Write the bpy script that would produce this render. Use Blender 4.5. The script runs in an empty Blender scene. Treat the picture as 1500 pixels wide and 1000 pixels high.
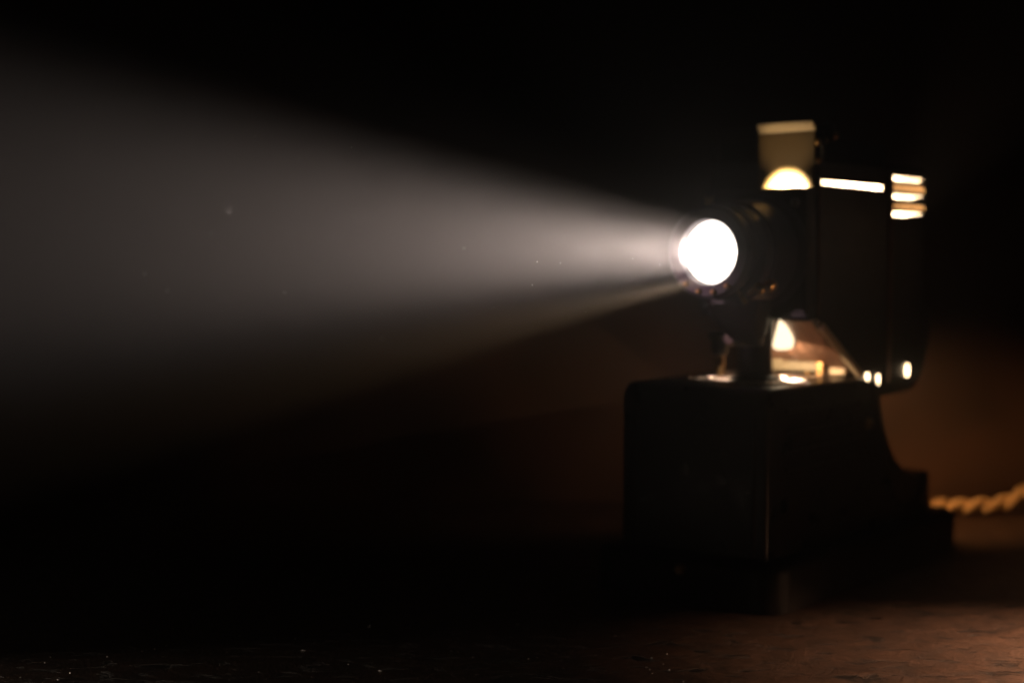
import bpy, bmesh, math, random
from mathutils import Vector, Matrix
random.seed(7)
sc = bpy.context.scene
COL = sc.collection
PI = math.pi
sc.view_settings.view_transform = 'Standard'
sc.view_settings.look = 'None'
sc.view_settings.exposure = 0
sc.view_settings.gamma = 1
sc.cycles.volume_bounces = 0
sc.cycles.max_bounces = 8
sc.cycles.sample_clamp_indirect = 4

# ------------------------------------------------------------------ world
w = bpy.data.worlds.new('World'); sc.world = w; w.use_nodes = True
bg = w.node_tree.nodes['Background']
bg.inputs[0].default_value = (1.0, 0.45, 0.22, 1); bg.inputs[1].default_value = 0.0008

# ------------------------------------------------------------------ materials
def mat(name, col=(.5, .5, .5), rough=.5, metal=0., spec=.5, coat=0.):
    m = bpy.data.materials.new(name); m.use_nodes = True
    b = m.node_tree.nodes['Principled BSDF']
    b.inputs['Base Color'].default_value = (*col, 1)
    b.inputs['Roughness'].default_value = rough
    b.inputs['Metallic'].default_value = metal
    b.inputs['Specular IOR Level'].default_value = spec
    b.inputs['Coat Weight'].default_value = coat
    return m

def noisy(m, scale, c0, c1, rough=None, bump=0., stretch=(1, 1, 1), dist=.002, detail=6, lo=.35, hi=.65):
    """break up colour, gloss and relief with noise laid out in object space"""
    nt = m.node_tree; N = nt.nodes; L = nt.links; b = N['Principled BSDF']
    tc = N.new('ShaderNodeTexCoord'); mp = N.new('ShaderNodeMapping'); mp.inputs['Scale'].default_value = stretch
    L.new(tc.outputs['Object'], mp.inputs['Vector'])
    n = N.new('ShaderNodeTexNoise'); n.inputs['Scale'].default_value = scale; n.inputs['Detail'].default_value = detail
    L.new(mp.outputs['Vector'], n.inputs['Vector'])
    cr = N.new('ShaderNodeValToRGB'); e = cr.color_ramp.elements
    e[0].position = lo; e[0].color = (*c0, 1); e[1].position = hi; e[1].color = (*c1, 1)
    L.new(n.outputs['Fac'], cr.inputs['Fac']); L.new(cr.outputs['Color'], b.inputs['Base Color'])
    if rough:
        mr = N.new('ShaderNodeMapRange'); mr.inputs['To Min'].default_value = rough[0]; mr.inputs['To Max'].default_value = rough[1]
        mr.inputs['From Min'].default_value = .3; mr.inputs['From Max'].default_value = .7
        L.new(n.outputs['Fac'], mr.inputs['Value']); L.new(mr.outputs['Result'], b.inputs['Roughness'])
    if bump:
        bp = N.new('ShaderNodeBump'); bp.inputs['Strength'].default_value = bump; bp.inputs['Distance'].default_value = dist
        L.new(n.outputs['Fac'], bp.inputs['Height']); L.new(bp.outputs['Normal'], b.inputs['Normal'])
    return m

def emis(name, col, s, thru=0.):
    m = bpy.data.materials.new(name); m.use_nodes = True
    nt = m.node_tree; nt.nodes.clear()
    o = nt.nodes.new('ShaderNodeOutputMaterial'); e = nt.nodes.new('ShaderNodeEmission')
    e.inputs[0].default_value = (*col, 1); e.inputs[1].default_value = s
    if thru:
        t = nt.nodes.new('ShaderNodeBsdfTransparent'); a = nt.nodes.new('ShaderNodeAddShader')
        nt.links.new(t.outputs[0], a.inputs[0]); nt.links.new(e.outputs[0], a.inputs[1]); nt.links.new(a.outputs[0], o.inputs[0])
    else:
        nt.links.new(e.outputs[0], o.inputs[0])
    return m

def transl(name, col):
    m = bpy.data.materials.new(name); m.use_nodes = True
    nt = m.node_tree; nt.nodes.clear()
    o = nt.nodes.new('ShaderNodeOutputMaterial'); t = nt.nodes.new('ShaderNodeBsdfTranslucent'); d = nt.nodes.new('ShaderNodeBsdfDiffuse')
    mx = nt.nodes.new('ShaderNodeMixShader'); mx.inputs[0].default_value = .6
    t.inputs[0].default_value = (*col, 1); d.inputs[0].default_value = (*col, 1)
    nt.links.new(d.outputs[0], mx.inputs[1]); nt.links.new(t.outputs[0], mx.inputs[2]); nt.links.new(mx.outputs[0], o.inputs[0])
    return m

M = {}
M['bakelite'] = noisy(mat('bakelite', (.012, .009, .008), .3), 60, (.009, .007, .006), (.018, .013, .011), (.24, .42), .08)
M['enamel'] = noisy(mat('enamel', (.012, .01, .009), .35), 90, (.010, .008, .007), (.022, .017, .014), (.28, .5), .15, dist=.0006)
M['barrel'] = noisy(mat('barrel', (.02, .016, .016), .4, .3), 70, (.030, .019, .030), (.060, .038, .062), (.32, .5), .1, dist=.0005)  # purple tint stands in for lens flare over the barrel
M['brass'] = noisy(mat('brass', (.55, .34, .14), .3, 1), 120, (.42, .25, .10), (.62, .40, .18), (.22, .45))
M['steel'] = noisy(mat('steel', (.5, .45, .4), .3, 1), 50, (.20, .15, .12), (.55, .48, .42), (.34, .6), .3, (1, 9, 1), .0008)
M['dark_matt'] = mat('dark_matt', (.008, .007, .006), .9, 0, .1)  # near-black put in so these parts stay dark under lamp spill
M['liner'] = mat('liner', (.75, .68, .58), .7)
M['cream'] = noisy(mat('cream', (.5, .42, .28), .6), 40, (.19, .17, .11), (.26, .23, .15), (.5, .7), .05)
M['card'] = noisy(mat('card'), 40, (.10, .065, .022), (.13, .085, .032), (.5, .7), .05)
M['ivory'] = mat('ivory', (.8, .66, .45), .5)
M['copper'] = noisy(mat('copper', (.28, .16, .1), .4, .7), 35, (.16, .09, .06), (.32, .19, .13), (.34, .6), .2, (1, 4, 1), .0008)
M['rope'] = noisy(mat('rope', (.5, .34, .15), .8, 0, .2), 260, (.5, .34, .15), (.8, .6, .32), None, .4, dist=.0006)
M['mica'] = transl('mica', (.85, .68, .5))
M['trim'] = noisy(mat('trim', (.7, .5, .3), .35, .6), 60, (.55, .34, .18), (.8, .56, .34), (.25, .5), .1)
M['patch_glow'] = emis('patch_glow', (1, .80, .52), 2.2)
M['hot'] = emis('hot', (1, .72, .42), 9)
M['lens'] = emis('lens', (1, .93, .84), 2.2, 1)
M['flake'] = mat('flake', (.95, .92, .9), .3, .5)
M['mote'] = mat('mote', (.8, .75, .7), .8)

# ------------------------------------------------------------------ mesh helpers
def link(name, bm, m, parent=None, smooth=True, bevel=0., seg=3):
    me = bpy.data.meshes.new(name)
    bmesh.ops.recalc_face_normals(bm, faces=bm.faces)
    bm.to_mesh(me); bm.free()
    for mm in (m if isinstance(m, (list, tuple)) else [m]): me.materials.append(mm)
    o = bpy.data.objects.new(name, me); COL.objects.link(o)
    if parent: o.parent = parent
    if smooth:
        me.shade_smooth()
        es = o.modifiers.new('angle', 'EDGE_SPLIT') if False else None
    if bevel:
        b = o.modifiers.new('bevel', 'BEVEL'); b.width = bevel; b.segments = seg; b.limit_method = 'ANGLE'; b.angle_limit = math.radians(40)
        b.harden_normals = False
    if smooth:
        at = me.attributes.get('sharp_edge') or me.attributes.new('sharp_edge', 'BOOLEAN', 'EDGE')
        bm2 = bmesh.new(); bm2.from_mesh(me); bm2.edges.ensure_lookup_table()
        vals = [len(e.link_faces) == 2 and e.calc_face_angle(0) > math.radians(42) for e in bm2.edges]
        bm2.free()
        at = me.attributes['sharp_edge']
        at.data.foreach_set('value', vals)
    return o

def box(bm, x0, x1, y0, y1, z0, z1, mi=0):
    r = bmesh.ops.create_cube(bm, size=1)
    for v in r['verts']:
        v.co = Vector(((x0 + x1) / 2 + v.co.x * (x1 - x0), (y0 + y1) / 2 + v.co.y * (y1 - y0), (z0 + z1) / 2 + v.co.z * (z1 - z0)))
    for f in {f for v in r['verts'] for f in v.link_faces}: f.material_index = mi
    return r['verts']

def lathe(bm, prof, axis='X', c=(0, 0, 0), n=64, closed=False):
    """prof = [(along, radius)...]; revolve round an axis through c"""
    rings = []
    for a, r in prof:
        ring = []
        for k in range(n):
            t = 2 * PI * k / n; p, q = r * math.cos(t), r * math.sin(t)
            ring.append(bm.verts.new((c[0] + a, c[1] + p, c[2] + q) if axis == 'X' else
                                     ((c[0] + p, c[1] + q, c[2] + a) if axis == 'Z' else (c[0] + p, c[1] + a, c[2] + q))))
        rings.append(ring)
    for i in range(len(rings) - 1):
        for k in range(n):
            bm.faces.new((rings[i][k], rings[i][(k + 1) % n], rings[i + 1][(k + 1) % n], rings[i + 1][k]))
    if closed:
        for k in range(n):
            bm.faces.new((rings[-1][k], rings[-1][(k + 1) % n], rings[0][(k + 1) % n], rings[0][k]))
    else:
        bm.faces.new(rings[0]); bm.faces.new(rings[-1])

def rrect(x0, x1, y0, y1, r, n=8):
    """rounded rectangle in plan; r = radii for corners (x0y0, x1y0, x1y1, x0y1)"""
    pts = []
    for (cx, cy, a0, rr) in ((x0 + r[0], y0 + r[0], PI, r[0]), (x1 - r[1], y0 + r[1], 1.5 * PI, r[1]), (x1 - r[2], y1 - r[2], 0, r[2]), (x0 + r[3], y1 - r[3], .5 * PI, r[3])):
        for k in range(n + 1):
            a = a0 + .5 * PI * k / n; pts.append((cx + rr * math.cos(a), cy + rr * math.sin(a)))
    return pts

def slab(bm, pts, z0, z1, edge=0., n=4):
    """extrude a plan outline with a rounded top edge"""
    cx = sum(p[0] for p in pts) / len(pts); cy = sum(p[1] for p in pts) / len(pts)
    xs = [p[0] for p in pts]; ys = [p[1] for p in pts]
    hx = (max(xs) - min(xs)) / 2; hy = (max(ys) - min(ys)) / 2
    mx = (max(xs) + min(xs)) / 2; my = (max(ys) + min(ys)) / 2
    levels = [(z0, 0)] + [(z1 - edge + edge * math.sin(a), edge * (1 - math.cos(a))) for a in [.5 * PI * k / n for k in range(n + 1)]] if edge else [(z0, 0), (z1, 0)]
    rings = [[bm.verts.new((mx + (p[0] - mx) * (1 - ins / hx), my + (p[1] - my) * (1 - ins / hy), z)) for p in pts] for z, ins in levels]
    m = len(pts)
    for i in range(len(rings) - 1):
        for k in range(m): bm.faces.new((rings[i][k], rings[i][(k + 1) % m], rings[i + 1][(k + 1) % m], rings[i + 1][k]))
    bm.faces.new(rings[0]); bm.faces.new(rings[-1])

def extrude_y(bm, prof, y0, y1):
    a = [bm.verts.new((x, y0, z)) for x, z in prof]; b = [bm.verts.new((x, y1, z)) for x, z in prof]
    n = len(prof)
    for k in range(n): bm.faces.new((a[k], a[(k + 1) % n], b[(k + 1) % n], b[k]))
    bm.faces.new(a); bm.faces.new(b)

def tube(bm, pts, r, n=10):
    pts = [Vector(p) for p in pts]; rings = []
    up = Vector((0, 0, 1)); 
    for i, p in enumerate(pts):
        t = (pts[min(i + 1, len(pts) - 1)] - pts[max(i - 1, 0)]).normalized()
        s = t.cross(up if abs(t.z) < .9 else Vector((0, 1, 0))).normalized(); q = s.cross(t)
        rings.append([bm.verts.new(p + (s * math.cos(2 * PI * k / n) + q * math.sin(2 * PI * k / n)) * r) for k in range(n)])
    for i in range(len(rings) - 1):
        for k in range(n): bm.faces.new((rings[i][k], rings[i][(k + 1) % n], rings[i + 1][(k + 1) % n], rings[i + 1][k]))
    bm.faces.new(rings[0]); bm.faces.new(rings[-1])

# ------------------------------------------------------------------ camera frame (metres; x right, y away, z up)
H = .265
cam_d = bpy.data.cameras.new('camera'); cam = bpy.data.objects.new('camera', cam_d); COL.objects.link(cam)
cam.location = (0, 0, H); cam.rotation_euler = (PI / 2 - math.atan(116 / 2167), 0, 0)
cam_d.lens = 2167 / 1500 * 36; cam_d.sensor_width = 36; cam_d.clip_start = .02; cam_d.clip_end = 50
cam_d.dof.use_dof = True; cam_d.dof.focus_distance = .965; cam_d.dof.aperture_fstop = 3.0; cam_d.dof.aperture_blades = 0
sc.camera = cam

# ------------------------------------------------------------------ setting
bm = bmesh.new(); box(bm, -2, 2, -.5, 1.6265, -.04, 0)
tb = link('table_top', bm, None or mat('table_wood', (.08, .05, .035), .5), smooth=False); tb['kind'] = 'structure'
m = tb.data.materials[0]; nt = m.node_tree; N = nt.nodes; L = nt.links; B = N['Principled BSDF']
B.inputs['Specular IOR Level'].default_value = .35
tc = N.new('ShaderNodeTexCoord')
def noise(scale, stretch, detail=8, rough=.6, dist=0.):
    mp = N.new('ShaderNodeMapping'); mp.inputs['Scale'].default_value = stretch; L.new(tc.outputs['Object'], mp.inputs['Vector'])
    mp.inputs['Rotation'].default_value = (0, 0, .06)
    n = N.new('ShaderNodeTexNoise'); n.inputs['Scale'].default_value = scale; n.inputs['Detail'].default_value = detail
    n.inputs['Roughness'].default_value = rough; n.inputs['Distortion'].default_value = dist
    L.new(mp.outputs['Vector'], n.inputs['Vector']); return n
def ramp(n, stops):
    r = N.new('ShaderNodeValToRGB'); e = r.color_ramp.elements
    while len(e) < len(stops): e.new(.5)
    for k, (p, c) in enumerate(stops): e[k].position = p; e[k].color = (*c, 1)
    L.new(n.outputs['Fac'], r.inputs['Fac']); return r
def mul(a, b):
    x = N.new('ShaderNodeMix'); x.data_type = 'RGBA'; x.blend_type = 'MULTIPLY'; x.inputs[0].default_value = 1
    L.new(a.outputs[0] if a.bl_idname != 'ShaderNodeMix' else a.outputs[2], x.inputs[6]); L.new(b.outputs[0], x.inputs[7]); return x
big = noise(9, (1, 1.6, 1), 4)
grain = noise(42, (1, 1.35, 1), 10, .72, .6)
crack = noise(40, (1, 1.9, 1), 7, .66, .5)
fine = noise(300, (1, 1, 1), 4, .7)
c1 = mul(ramp(big, [(.3, (.045, .026, .018)), (.7, (.085, .052, .036))]), ramp(grain, [(.34, (.22, .20, .18)), (.62, (1.25, 1.22, 1.2))]))
c2 = mul(c1, ramp(crack, [(.375, (.04, .03, .03)), (.415, (1, 1, 1))]))
c3 = mul(c2, ramp(fine, [(.3, (.6, .58, .56)), (.7, (1.2, 1.2, 1.2))]))
L.new(c3.outputs[2], B.inputs['Base Color'])
rr = ramp(grain, [(.3, (.68,) * 3), (.7, (.42,) * 3)]); L.new(rr.outputs[0], B.inputs['Roughness'])
ad = N.new('ShaderNodeMath'); ad.operation = 'ADD'
cm = ramp(crack, [(.37, (0,) * 3), (.43, (1,) * 3)])
L.new(grain.outputs['Fac'], ad.inputs[0]); L.new(cm.outputs[0], ad.inputs[1])
ad2 = N.new('ShaderNodeMath'); ad2.operation = 'MULTIPLY_ADD'; ad2.inputs[1].default_value = .4
L.new(fine.outputs['Fac'], ad2.inputs[0]); L.new(ad.outputs[0], ad2.inputs[2])
bp = N.new('ShaderNodeBump'); bp.inputs['Strength'].default_value = .9; bp.inputs['Distance'].default_value = .0035
L.new(ad2.outputs[0], bp.inputs['Height']); L.new(bp.outputs['Normal'], B.inputs['Normal'])

bm = bmesh.new(); box(bm, -2.2, 2.2, 1.63, 1.70, -.3, 1.15)
wl = link('wall', bm, noisy(mat('wall_paint', (.1, .06, .045), .75), 5, (.030, .0155, .0085), (.085, .043, .024), (.6, .85), .3, (1, 1, 1), .004, 8), smooth=False)
wl['kind'] = 'structure'

bm = bmesh.new(); box(bm, -2.6, 2.6, -.8, 2.2, -1.3, 1.25)
hz = link('haze', bm, [], smooth=False); hz['kind'] = 'stuff'
hm = bpy.data.materials.new('haze'); hm.use_nodes = True; nt = hm.node_tree; nt.nodes.clear()
o_ = nt.nodes.new('ShaderNodeOutputMaterial'); pv = nt.nodes.new('ShaderNodeVolumePrincipled')
pv.inputs['Color'].default_value = (.95, .88, .845, 1); pv.inputs['Density'].default_value = .2; pv.inputs['Anisotropy'].default_value = .85
nt.links.new(pv.outputs[0], o_.inputs['Volume']); hz.data.materials.append(hm)

# ------------------------------------------------------------------ projector (local X = back along the machine, Y = across, Z = up)
R = bpy.data.objects.new('slide_projector', None); COL.objects.link(R)
R.location = (.19865, 1.0912, 0); R.rotation_euler = (0, 0, math.radians(52))
R['label'] = 'old black slide projector with a blazing round lens and glowing vent slots'
R['category'] = 'projector'

bm = bmesh.new(); slab(bm, rrect(0, .360, 0, .1705, (.019,) * 4), .0005, .036, .006)
base = link('base_plate', bm, noisy(mat('plinth', spec=.22), 60, (.006, .005, .004), (.013, .010, .008), (.42, .62), .12), R)
bm = bmesh.new(); lathe(bm, [(-.003, .0005), (-.003, .0035), (0, .005), (.001, .005)], 'X', (-.001, .085, .026), 20)
link('foot_screw', bm, M['brass'], base)

# housing: side profile with the scooped tail
prof = [(.016, .0355), (.016, .155)]
prof += [(.016 + .013 * (1 - math.cos(a)), .155 + .013 * math.sin(a)) for a in [.5 * PI * k / 5 for k in range(1, 6)]]
prof += [(.195, .1678), (.215, .165), (.222, .145)]
P0, P1, P2, P3 = (.222, .145), (.232, .108), (.262, .070), (.318, .0725)
prof += [tuple(P0[i] * (1 - t) ** 3 + 3 * P1[i] * t * (1 - t) ** 2 + 3 * P2[i] * t * t * (1 - t) + P3[i] * t ** 3 for i in (0, 1)) for t in [k / 12 for k in range(1, 13)]]
prof += [(.326, .0735), (.331, .070), (.3325, .064), (.333, .0355)]
bm = bmesh.new(); extrude_y(bm, prof, .019, .151)
house = link('housing', bm, M['bakelite'], R, bevel=.011, seg=5)
# raised trim round the tail, moulded ribs on the flank and corner beads
bm = bmesh.new()
u_ = [(.200, .162), (.212, .13), (.226, .092), (.246, .060), (.272, .045), (.297, .047), (.314, .060), (.320, .070)]
pts = []
for i in range(len(u_) - 1):
    for k in range(4):
        t = k / 4; pts.append((u_[i][0] * (1 - t) + u_[i + 1][0] * t, .0185, u_[i][1] * (1 - t) + u_[i + 1][1] * t))
tube(bm, pts, .0022); link('side_trim', bm, M['bakelite'], house)
for z in (.150, .135, .120, .105):
    bm = bmesh.new(); tube(bm, [(.045, .0187, z), (.185 + (.15 - z) * .2, .0187, z)], .0018); link('cooling_rib', bm, M['bakelite'], house)
for yy in (.030, .140):
    bm = bmesh.new(); tube(bm, [(.0158, yy, .040), (.0158, yy, .150)], .0016); link('corner_bead', bm, M['enamel'], house)
bm = bmesh.new(); lathe(bm, [(-.003, .0035), (0, .005), (.001, .005)], 'Y', (.195, .018, .128), 20); link('screw', bm, M['brass'], house)
# worn metal deck on the housing's top
bm = bmesh.new(); box(bm, .060, .190, .036, .134, .1679, .1695); link('top_deck', bm, M['steel'], R, bevel=.0006)
for (x, y) in ((.070, .122), (.070, .100), (.082, .088), (.086, .079), (.098, .050)):
    bm = bmesh.new(); lathe(bm, [(0, .0042), (.0015, .0040), (.0026, .0025), (.003, .0005)], 'Z', (x, y, .1693), 20)
    link('deck_screw', bm, M['steel'], R)

# lamp house lower part: sloping sole
prof = [(.1002, .2225), (.1002, .2200), (.186, .1698), (.200, .155), (.212, .149), (.272, .149), (.290, .151), (.305, .158), (.317, .170), (.325, .186), (.3295, .205), (.3305, .2225)]
bm = bmesh.new(); extrude_y(bm, prof, .0203, .1197)
lamp_house = link('lamp_house', bm, M['enamel'], R, bevel=.004)
bm = bmesh.new(); v = box(bm, 0, .098, .026, .114, 0, .0012)
bmesh.ops.rotate(bm, verts=v, cent=(0, 0, 0), matrix=Matrix.Rotation(math.atan2(.0507, .086), 3, 'Y'))
bmesh.ops.translate(bm, verts=v, vec=(.1003, 0, .2175)); link('sloping_plate', bm, M['copper'], lamp_house)
def on_sole(x, y, off=0.):
    n_ = Vector((-.505, 0, -.86)).normalized()
    return Vector((x, y, .2165 - .5872 * (x - .100))) + n_ * off
def sole_patch(name, m_, pts, o0, o1, bev=0.):
    bm = bmesh.new(); a_ = [bm.verts.new(on_sole(x, y, o0)) for x, y in pts]; b_ = [bm.verts.new(on_sole(x, y, o1)) for x, y in pts]
    for k in range(len(pts)): bm.faces.new((a_[k], a_[(k + 1) % len(pts)], b_[(k + 1) % len(pts)], b_[k]))
    bm.faces.new(a_); bm.faces.new(b_)
    return link(name, bm, m_, lamp_house, bevel=bev)
sole_patch('brass_edge', M['ivory'], [(.104, .0170), (.181, .0170), (.181, .0225), (.104, .0225)], -.003, .0022, .0006)
sole_patch('glow_patch', M['patch_glow'], [(.0965, .0520), (.101, .0500), (.1085, .0503), (.1200, .0525), (.1290, .0553), (.1345, .0590), (.1372, .0642), (.1385, .0700), (.1388, .0745), (.1375, .0768), (.1338, .0771), (.1240, .0712), (.1120, .0630), (.1000, .0550)], 0, .0028)  # emissive patch painting bright light onto the sloping plate
# lamp house upper shell: a real hollow wall with a slit and vent slots
out = rrect(.0995, .333, .020, .120, (.003, .028, .028, .003), 8)
# refine straight near side
pl = []
for i in range(len(out)):
    a, b = out[i], out[(i + 1) % len(out)]
    n = max(1, int(math.hypot(b[0] - a[0], b[1] - a[1]) / .008)); xs_special = []
    pl += [(a[0] + (b[0] - a[0]) * k / n, a[1] + (b[1] - a[1]) * k / n) for k in range(n)]
pl = [((.1035 if abs(p[0] - .1025) < .004 and p[1] < .0201 and p[0] > .1 else p[0]), p[1]) for p in pl]
cx, cy, th = .2165, .07, .0018
inn = [(cx + (x - cx) * (1 - th / .1165), cy + (y - cy) * (1 - th / .05)) for x, y in pl]
zs = [.2203, .3052, .3088, .3121, .3159, .3205, .3243, .3266, .3282, .3308, .3324, .3362, .3400, .3455]
GAPS = ((.3052, .3088), (.3205, .3243), (.3362, .3400)); MICA = ((.3121, .3159), (.3282, .3324))
def region(i, zm):
    a, b = pl[i], pl[(i + 1) % len(pl)]; x = (a[0] + b[0]) / 2; y = (a[1] + b[1]) / 2
    if x < .1000 and .0235 < y < .1165 and .2230 < zm: return 'open'
    if y < .0205 and .104 < x < .228 and .3266 < zm < .3308: return 'open'
    if y < .047 and x > .241:
        xm = .331 if zm < .327 else .326
        if y > (.041 if zm < .312 else .036 if zm < .33 else .028): return 'wall'
        if any(g0 < zm < g1 for g0, g1 in GAPS): return 'open'
        if any(g0 < zm < g1 for g0, g1 in MICA): return 'mica'
    return 'wall'
def shell(kind):
    bm = bmesh.new(); V = {}
    n = len(pl)
    def vt(w_, i, j):
        k = (w_, i % n, j)
        if k not in V: p = (pl if w_ == 'o' else inn)[i % n]; V[k] = bm.verts.new((p[0], p[1], zs[j]))
        return V[k]
    has = lambda i, j: 0 <= j < len(zs) - 1 and region(i % n, (zs[j] + zs[j + 1]) / 2) == kind
    for i in range(n):
        for j in range(len(zs) - 1):
            if not has(i, j): continue
            bm.faces.new((vt('o', i, j), vt('o', i + 1, j), vt('o', i + 1, j + 1), vt('o', i, j + 1))).material_index = 2 if pl[i % n][0] < .1028 and pl[i % n][1] > .03 and kind == 'wall' else 0
            bm.faces.new((vt('i', i, j), vt('i', i, j + 1), vt('i', i + 1, j + 1), vt('i', i + 1, j))).material_index = 1
            for (ok, q) in ((has(i, j - 1), ((i, j), (i + 1, j))), (has(i, j + 1), ((i, j + 1), (i + 1, j + 1))), (has(i - 1, j), ((i, j), (i, j + 1))), (has(i + 1, j), ((i + 1, j), (i + 1, j + 1)))):
                if not ok: bm.faces.new((vt('o', *q[0]), vt('o', *q[1]), vt('i', *q[1]), vt('i', *q[0])))
    return bm
link('lamp_house_wall', shell('wall'), [M['enamel'], M['liner'], M['dark_matt']], R, smooth=False)
link('vent_slat', shell('mica'), [M['mica'], M['mica']], R, smooth=False)
bm = bmesh.new(); slab(bm, rrect(.0995, .334, .019, .121, (.003, .028, .028, .003)), .3449, .3500, .0015)
lid = link('lid', bm, [M['dark_matt']], R)
bm = bmesh.new(); slab(bm, rrect(.106, .240, .024, .116, (.006,) * 4), .3502, .3660, .004); link('cap', bm, M['dark_matt'], R)
# thin reflective sheet lining under the lid and on the floor of the lamp chamber
bm = bmesh.new(); box(bm, .104, .325, .026, .114, .3428, .3442); link('reflector_sheet', bm, M['liner'], lid, smooth=False)
bm = bmesh.new(); box(bm, .104, .325, .026, .114, .2227, .2237); link('reflector_sheet', bm, M['liner'], lamp_house, smooth=False)
# upright polished strips at the seams
bm = bmesh.new(); tube(bm, [(.0985, .0188, .222), (.0985, .0188, .323)], .0016); link('seam_strip', bm, M['copper'], R)
bm = bmesh.new(); tube(bm, [(.2365, .0190, .160), (.2365, .0190, .343)], .0020); link('seam_strip', bm, M['copper'], R)
# small glowing ovals added as bright spots low on the lamp house
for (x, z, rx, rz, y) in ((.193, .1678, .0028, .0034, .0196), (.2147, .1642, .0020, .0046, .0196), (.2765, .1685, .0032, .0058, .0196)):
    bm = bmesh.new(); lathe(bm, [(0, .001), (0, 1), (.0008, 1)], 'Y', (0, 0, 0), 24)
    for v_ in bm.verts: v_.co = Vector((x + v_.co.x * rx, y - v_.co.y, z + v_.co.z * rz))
    link('glow_spot', bm, M['hot'], lamp_house)

# front standard that carries the lens: plate with a round hole
def holed_plate(bm, x0, x1, y0, y1, z0, z1, cy, cz, r, n=48):
    ang = [2 * PI * k / n + PI / n for k in range(n)]
    def edge(a):
        c, s = math.cos(a), math.sin(a); t = 1e9
        if c > 1e-6: t = min(t, (y1 - cy) / c)
        if c < -1e-6: t = min(t, (y0 - cy) / c)
        if s > 1e-6: t = min(t, (z1 - cz) / s)
        if s < -1e-6: t = min(t, (z0 - cz) / s)
        return cy + t * c, cz + t * s
    ring = {}
    for x in (x0, x1):
        ring[x] = ([bm.verts.new((x, cy + r * math.cos(a), cz + r * math.sin(a))) for a in ang], [bm.verts.new((x, *edge(a))) for a in ang])
    for k in range(n):
        k2 = (k + 1) % n
        for x in (x0, x1): bm.faces.new((ring[x][0][k], ring[x][0][k2], ring[x][1][k2], ring[x][1][k]))
        for q in (0, 1): bm.faces.new((ring[x0][q][k], ring[x0][q][k2], ring[x1][q][k2], ring[x1][q][k]))
AY, AZ = .0650, .2726
bm = bmesh.new(); holed_plate(bm, .1001, .1016, .0206, .1194, .2230, .3456, AY, AZ, .0318); link('light_baffle', bm, M['dark_matt'], R, smooth=False)  # plate added to stop chamber light leaking out the front
bm = bmesh.new(); holed_plate(bm, .0800, .0840, .0205, .1175, .2232, .3240, AY, AZ, .034)
fs = link('front_standard', bm, M['enamel'], R, smooth=False)
bm = bmesh.new(); box(bm, .0842, .0993, .0200, .0225, .2232, .3240); box(bm, .0842, .0993, .1150, .1175, .2232, .3240); box(bm, .0800, .0993, .0200, .1175, .2212, .2230)
box(bm, .0842, .0993, .0225, .1150, .2930, .2962)
link('slide_channel', bm, M['enamel'], R, smooth=False)
bm = bmesh.new(); box(bm, .0765, .0798, .104, .112, .3085, .3195); link('catch', bm, M['brass'], fs, bevel=.001)
bm = bmesh.new(); lathe(bm, [(-.0035, .001), (-.003, .0035), (0, .004)], 'X', (.0798, .030, .312), 20); link('screw', bm, M['steel'], fs)

# lens barrel (hollow), lens, stepped flange
bm = bmesh.new()
pr = [(.004, .0252), (.0035, .0335), (.006, .0362), (.012, .0362), (.013, .0345), (.018, .0345), (.019, .0368), (.030, .0372), (.040, .0375), (.041, .0400), (.070, .0425), (.0725, .0465), (.0797, .0470), (.0797, .0300), (.018, .0252)]
lathe(bm, pr, 'X', (0, AY, AZ), 96, closed=True)
bar = link('lens_barrel', bm, M['barrel'], R)
bm = bmesh.new()
for x_, r_ in ((.0215, .0372), (.0245, .0374), (.0275, .0375), (.0740, .0472)):
    lathe(bm, [(x_ - .0006, r_ - .0015), (x_ - .0004, r_ + .0008), (x_ + .0004, r_ + .0008), (x_ + .0006, r_ - .0015)], 'X', (0, AY, AZ), 96, closed=True)
link('knurled_ring', bm, M['barrel'], bar)
bm = bmesh.new()
n = 64; prev = None
c_ = bm.verts.new((.0065, AY, AZ))
for j in range(1, 7):
    r_ = .0247 * j / 6; x_ = .0065 + .0055 * (j / 6) ** 2
    ring = [bm.verts.new((x_, AY + r_ * math.cos(2 * PI * k / n), AZ + r_ * math.sin(2 * PI * k / n))) for k in range(n)]
    for k in range(n):
        if prev: bm.faces.new((prev[k], prev[(k + 1) % n], ring[(k + 1) % n], ring[k]))
        else: bm.faces.new((c_, ring[k], ring[(k + 1) % n]))
    prev = ring
link('lens', bm, M['lens'], bar)
bm = bmesh.new(); box(bm, .0230, .0236, AY - .022, AY + .022, AZ - .0160, AZ - .0128); link('beam_gobo', bm, M['enamel'], bar, smooth=False)  # unseen bar added to cut a dark gap in the beam
for k in range(4):
    a = math.radians(-52 - 24 * k)
    bm = bmesh.new(); lathe(bm, [(-.0030, .0006), (-.0024, .0022), (0, .0026), (.001, .0026)], 'X', (.0045, AY + .031 * math.cos(a), AZ + .031 * math.sin(a)), 16)
    link('rim_screw', bm, M['brass'], bar)
for (x_, a, r_) in ((.044, 218, .0050), (.030, 222, .0038), (.020, 238, .0024)):
    a = math.radians(a); c0 = Vector((x_, AY + .0385 * math.cos(a), AZ + .0385 * math.sin(a)))
    bm = bmesh.new(); lathe(bm, [(-.006, r_ * .8), (0, r_ * .9), (.001, r_), (.006, r_), (.0075, r_ * .7), (.008, .0004)], 'Z', (0, 0, 0), 24)
    o = link('focus_knob', bm, M['brass'], bar)
    o.location = c0; o.rotation_euler = Vector((0, math.cos(a), math.sin(a))).to_track_quat('Z', 'Y').to_euler()
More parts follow.
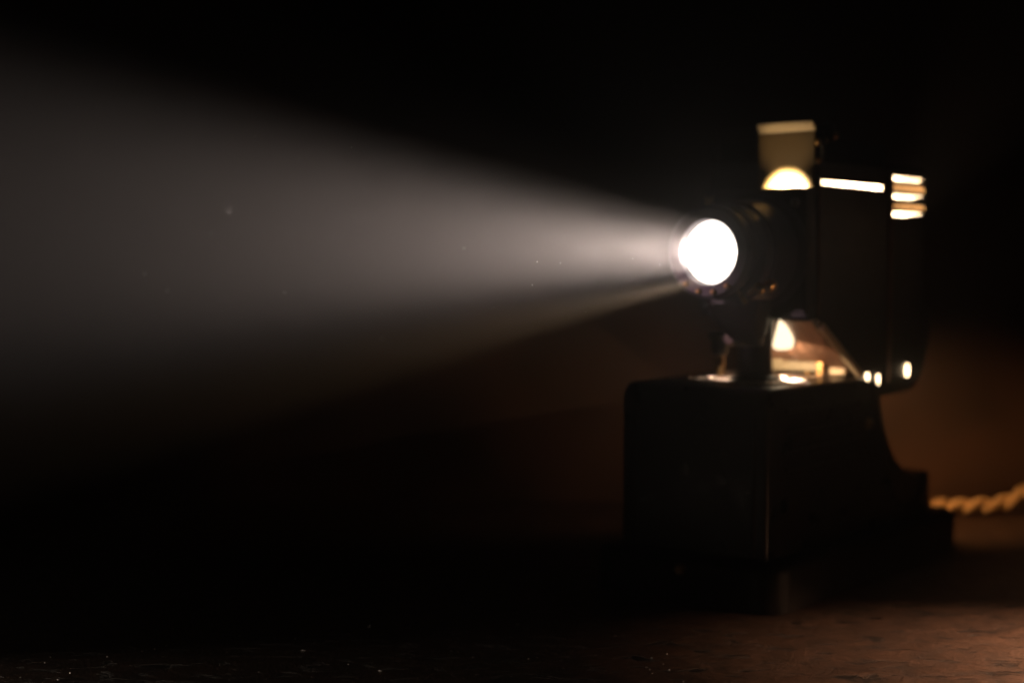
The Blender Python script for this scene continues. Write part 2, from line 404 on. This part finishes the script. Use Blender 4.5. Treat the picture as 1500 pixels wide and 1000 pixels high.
# unseen cone added to keep chamber light out of the beam
bm = bmesh.new(); lathe(bm, [(.0850, .0300), (.0850, .0330), (.2900, .0180), (.2900, .0155)], 'X', (0, AY, AZ), 44, closed=True)
lathe(bm, [(.2901, .0180), (.2920, .0180)], 'X', (0, AY, AZ), 48)
link('beam_shield', bm, M['enamel'], R)

# neck under the standard
bm = bmesh.new()
prof_n = [(0, .020), (.0025, .020), (.004, .0155), (.018, .0140), (.032, .0145), (.044, .0150), (.0525, .0165)]
lathe(bm, prof_n, 'Z', (.0890, .0705, .1697), 48)
link('neck', bm, M['enamel'], R)
bm = bmesh.new()
a_ = [bm.verts.new(p) for p in ((.058, .052, .222), (.058, .094, .222), (.079, .108, .222), (.079, .050, .222))]
b_ = [bm.verts.new(p) for p in ((.070, .056, .197), (.070, .078, .197), (.079, .080, .197), (.079, .056, .197))]
t_ = [bm.verts.new(p) for p in ((.054, .046, .236), (.054, .094, .236), (.079, .108, .236), (.079, .044, .236))]
for q, s in ((b_, a_), (a_, t_)):
    for k in range(4): bm.faces.new((q[k], q[(k + 1) % 4], s[(k + 1) % 4], s[k]))
bm.faces.new(b_); bm.faces.new(t_)
link('lens_bracket', bm, M['enamel'], R, bevel=.004)
bm = bmesh.new(); lathe(bm, [(0, .0045), (.006, .0062), (.007, .004)], 'X', (.068, .083, .203), 20); link('pivot_screw', bm, M['steel'], R)

# thumb screw
bm = bmesh.new(); lathe(bm, [(.1702, .0035), (.192, .0035)], 'Z', (.0933, .105, 0), 24); ts = link('thumb_screw', bm, M['brass'], R)
bm = bmesh.new(); lathe(bm, [(.1885, .0055), (.1895, .0065), (.196, .0075), (.202, .0098), (.2055, .0105), (.207, .0085), (.2075, .003)], 'Z', (.0933, .105, 0), 28); link('knob', bm, M['bakelite'], ts)
bm = bmesh.new(); lathe(bm, [(.1696, .0095), (.1708, .0095), (.1712, .0085)], 'Z', (.0933, .105, 0), 28); link('collar', bm, M['steel'], ts)

# tin plate and its feet under the lamp house
bm = bmesh.new(); box(bm, .1640, .1655, .052, .112, .1725, .1905); pc = link('tin_plate', bm, M['cream'], R, bevel=.0006)
bm = bmesh.new(); box(bm, .1610, .1638, .083, .104, .1775, .1885); link('tin_tab', bm, M['cream'], pc, bevel=.0008)
bm = bmesh.new(); box(bm, .1635, .1660, .0475, .0515, .1695, .1905); link('tin_fold', bm, M['brass'], pc)
bm = bmesh.new(); box(bm, .1640, .1655, .060, .062, .1695, .1725); link('tin_foot', bm, M['brass'], pc)
bm = bmesh.new(); box(bm, .1640, .1655, .100, .102, .1695, .1725); link('tin_foot', bm, M['brass'], pc)
bm = bmesh.new(); tube(bm, [(.1700, .044, .1860), (.1980, .022, .1800)], .0016); link('brass_rod', bm, M['brass'], R)
bm = bmesh.new(); box(bm, .172, .184, .030, .056, .1697, .1760); link('terminal', bm, M['ivory'], R, bevel=.0012)

# slide carrier standing in the channel: card with a turned-over lip (a thing of its own)
bm = bmesh.new()
box(bm, .0962, .0978, .0225, .0722, .2965, .3690)
sl = link('slide_card', bm, M['card'], None, bevel=.0004)
bm = bmesh.new()
pf = [(.0962, .3692), (.0958, .3712), (.0950, .3722), (.0938, .3728), (.0928, .3732), (.0928, .3768), (.0938, .3770), (.0950, .3764), (.0972, .3750), (.0978, .3692)]
extrude_y(bm, pf, .0222, .0725)
link('lip', bm, M['ivory'], sl, bevel=.0008)  # lip coloured paler than the card so it reads as lit
sl.matrix_world = Matrix.Translation(R.location) @ Matrix.Rotation(math.radians(52), 4, 'Z')
sl['label'] = 'upright cream slide card glowing amber in the channel on top of the projector'; sl['category'] = 'slide card'
# clip beside the card
ck = bpy.data.objects.new('clip', None)
bm = bmesh.new(); tube(bm, [(.1030, .0190, .345), (.1030, .0185, .350), (.1020, .0178, .357), (.1010, .0180, .364)], .0022)
cl = link('card_clip', bm, M['bakelite'], R)
for (x, z, r_) in ((.0965, .3595, .0028), (.0985, .3455, .0026), (.1085, .3615, .0028), (.1250, .3670, .0040)):
    bm = bmesh.new(); bmesh.ops.create_uvsphere(bm, u_segments=20, v_segments=12, radius=r_)
    bmesh.ops.translate(bm, verts=bm.verts, vec=(x, .0195, z)); link('clip_button', bm, M['brass'], cl)
bm = bmesh.new(); lathe(bm, [(.018, .001), (.0182, .007), (.024, .0085), (.030, .007), (.0305, .001)], 'Y', (.120, 0, .3690), 28); link('lid_knob', bm, M['bakelite'], lid)

# ------------------------------------------------------------------ twisted cloth cord
pth = [Vector((.4100, 1.505, .030)), Vector((.4300, 1.520, .0145)), Vector((.4600, 1.532, .0105)), Vector((.4900, 1.538, .0105)), Vector((.5100, 1.541, .0105)), Vector((.5230, 1.543, .0150)), Vector((.5360, 1.546, .020)), Vector((.5560, 1.550, .034)), Vector((.5900, 1.552, .050)), Vector((.64, 1.553, .028)), Vector((.70, 1.55, .0105)), Vector((.85, 1.52, .0105))]
def cr(p0, p1, p2, p3, t):
    return .5 * ((2 * p1) + (p2 - p0) * t + (2 * p0 - 5 * p1 + 4 * p2 - p3) * t * t + (3 * p1 - p0 - 3 * p2 + p3) * t ** 3)
line = []
for i in range(len(pth) - 1):
    a, b, c, d = pth[max(i - 1, 0)], pth[i], pth[i + 1], pth[min(i + 2, len(pth) - 1)]
    line += [cr(a, b, c, d, k / 16) for k in range(16)]
bm = bmesh.new(); s = 0
strands = [[], []]
for i, p in enumerate(line):
    t = (line[min(i + 1, len(line) - 1)] - line[max(i - 1, 0)]).normalized()
    if i: s += (p - line[i - 1]).length
    x_ = t.cross(Vector((0, 1, 0))).normalized(); y_ = t.cross(x_)
    for q in (0, 1):
        a = -s / .047 * 2 * PI + q * PI
        strands[q].append(p + Vector((0, 0, .0005)) + (x_ * math.cos(a) + y_ * math.sin(a)) * .0040)
for q in (0, 1): tube(bm, strands[q], .0046, 12)
rp = link('power_cord', bm, M['rope']); rp['label'] = 'thick twisted tan cloth cord running off behind the projector'; rp['category'] = 'cord'

# ------------------------------------------------------------------ dust on the table and motes in the beam
bm = bmesh.new()
for k in range(560):
    x = random.uniform(-.42, .12); y = random.uniform(.90, 1.30)
    if random.random() > (1.32 - y) * 2.3: continue
    r_ = random.choice((.00010, .00012, .00014, .00018, .00026, .00042)) ; n0 = len(bm.verts)
    ln = random.choice((1, 1.4, 2, 4)); an = random.gauss(0, .35)
    vs = bmesh.ops.create_icosphere(bm, subdivisions=1, radius=r_)['verts']
    rot = Matrix.Rotation(random.uniform(0, 6.3), 3, Vector((random.random(), random.random(), random.random() + .1)).normalized())
    for v_ in vs:
        c = rot @ v_.co; c.x *= ln
        v_.co = Matrix.Rotation(an, 3, 'Z') @ c + Vector((x, y, r_ * .9))
ds = link('dust', bm, M['flake'], smooth=False); ds['kind'] = 'stuff'
bm = bmesh.new()
ax = Vector((-math.sin(math.radians(38)), -math.cos(math.radians(38)), 0))
lens_w = R.location + Matrix.Rotation(math.radians(52), 3, 'Z') @ Vector((.008, AY, AZ))
for k in range(34):
    t = random.uniform(.12, .62); r0 = (t + .2) * .12
    p = lens_w + ax * t + Vector((random.uniform(-r0, r0), random.uniform(-r0, r0), random.uniform(-r0, r0)))
    vs = bmesh.ops.create_icosphere(bm, subdivisions=1, radius=random.uniform(.0002, .0005))['verts']
    bmesh.ops.translate(bm, verts=vs, vec=p)
mt = link('dust_haze', bm, M['mote']); mt['kind'] = 'stuff'

# ------------------------------------------------------------------ projector lamps and added fill lights
def lamp(kind, name, loc, e, col, local=True, aim=None, size=.003, cone=90, blend=.5):
    d = bpy.data.lights.new(name, kind); d.energy = e; d.color = col
    d.shadow_soft_size = size
    if kind == 'SPOT': d.spot_size = math.radians(cone); d.spot_blend = blend
    o = bpy.data.objects.new(name, d); COL.objects.link(o)
    if local: o.parent = R
    o.location = loc
    if aim: o.rotation_euler = (Vector(aim) - Vector(loc)).to_track_quat('-Z', 'Y').to_euler()
    return o
lamp('SPOT', 'projection_lamp', (.280, AY, AZ), 44, (1, .86, .77), aim=(0, AY, AZ), size=.010, cone=24, blend=.6)
lamp('SPOT', 'lens_fill', (.0125, AY, AZ), 130, (1, .86, .80), aim=(-1, AY, AZ + .014), size=.015, cone=17, blend=1)  # added spot, brightens the beam just past the lens
lamp('SPOT', 'lens_halo_fill', (.016, AY, AZ), 1.6, (1, .84, .74), aim=(0, AY, AZ), size=.016, cone=36, blend=1)  # added spot for a soft halo round the lens
lamp('POINT', 'chamber_lamp', (.185, .106, .243), 24, (1, .78, .52), size=.005)
lamp('POINT', 'vent_fill', (.306, .062, .276), 2.2, (1, .80, .55), size=.004)  # second light added to whiten the vent slots
lamp('SPOT', 'streak_fill', (.0125, AY, AZ - .0195), 26, (1, .70, .40), aim=(-1.0, AY, AZ - .0195 - .112), size=.004, cone=6.5, blend=.8)  # added warm spot for the yellow streak low in the beam
lamp('SPOT', 'ellipse_fill', (.0868, .0465, .3185), 4, (1, .80, .52), aim=(.0962, .0465, .3185), size=.001, cone=136, blend=.2)  # added spot for the bright half ellipse on the card
lamp('SPOT', 'stage_fill', (.118, .066, .186), .40, (1, .66, .40), aim=(.160, .078, .182), size=0, cone=165, blend=.5)  # light added to brighten the sloping plate and tin plate
lamp('SPOT', 'deck_fill', (.112, .046, .192), 1.8, (1, .78, .55), aim=(.104, .043, .168), size=0, cone=60, blend=.6)  # added spot for the bright patch on the deck
lamp('SPOT', 'card_fill', (.022, .060, .322), .17, (1, .70, .38), aim=(.0962, .0465, .360), size=0, cone=44, blend=.8)  # floating spot added to light the upper card and lip
lamp('SPOT', 'cord_fill', (.345, .095, .215), 3.2, (1, .45, .16), aim=(.50, .10, .02), size=.004, cone=100, blend=1)  # added spot for the glow on the cord and wall
lamp('SPOT', 'table_fill', (.70, .94, .25), 60.0, (1, .55, .32), local=False, aim=(.455, .955, 0), size=.012, cone=52, blend=1)  # out-of-frame spot added to light the table at right
lamp('SPOT', 'wall_fill', (.345, .125, .160), .60, (1, .56, .32), aim=(.30, .52, .05), size=0, cone=92, blend=1)  # added spot for the wall and table glow behind at left
lamp('SPOT', 'screw_fill', (.076, .092, .192), .14, (1, .74, .55), aim=(.078, .096, .168), size=0, cone=100, blend=.8)  # added spot picking out the deck screws
lamp('SPOT', 'rim_fill', (-.20, .26, .27), 1.2, (1, .60, .68), aim=(.06, .055, .240), size=.01, cone=21, blend=1)  # added spot giving the barrel its highlights
lamp('SPOT', 'knob_fill', (.020, -.030, .215), .03, (1, .62, .32), aim=(.038, .034, .248), size=0, cone=24, blend=1)  # added spot for glints on the focus knobs
lamp('SPOT', 'low_fill', (-.95, .86, .040), 12, (1, .80, .62), local=False, aim=(-.1, .905, 0), size=.01, cone=20, blend=1)  # grazing spot added out of frame to make the dust glint
lamp('SPOT', 'side_fill', (.95, 1.45, .30), .08, (1, .55, .30), local=False, aim=(.37, 1.28, .24), size=.03, cone=26, blend=1)  # out-of-frame spot added for highlights on the lamp house
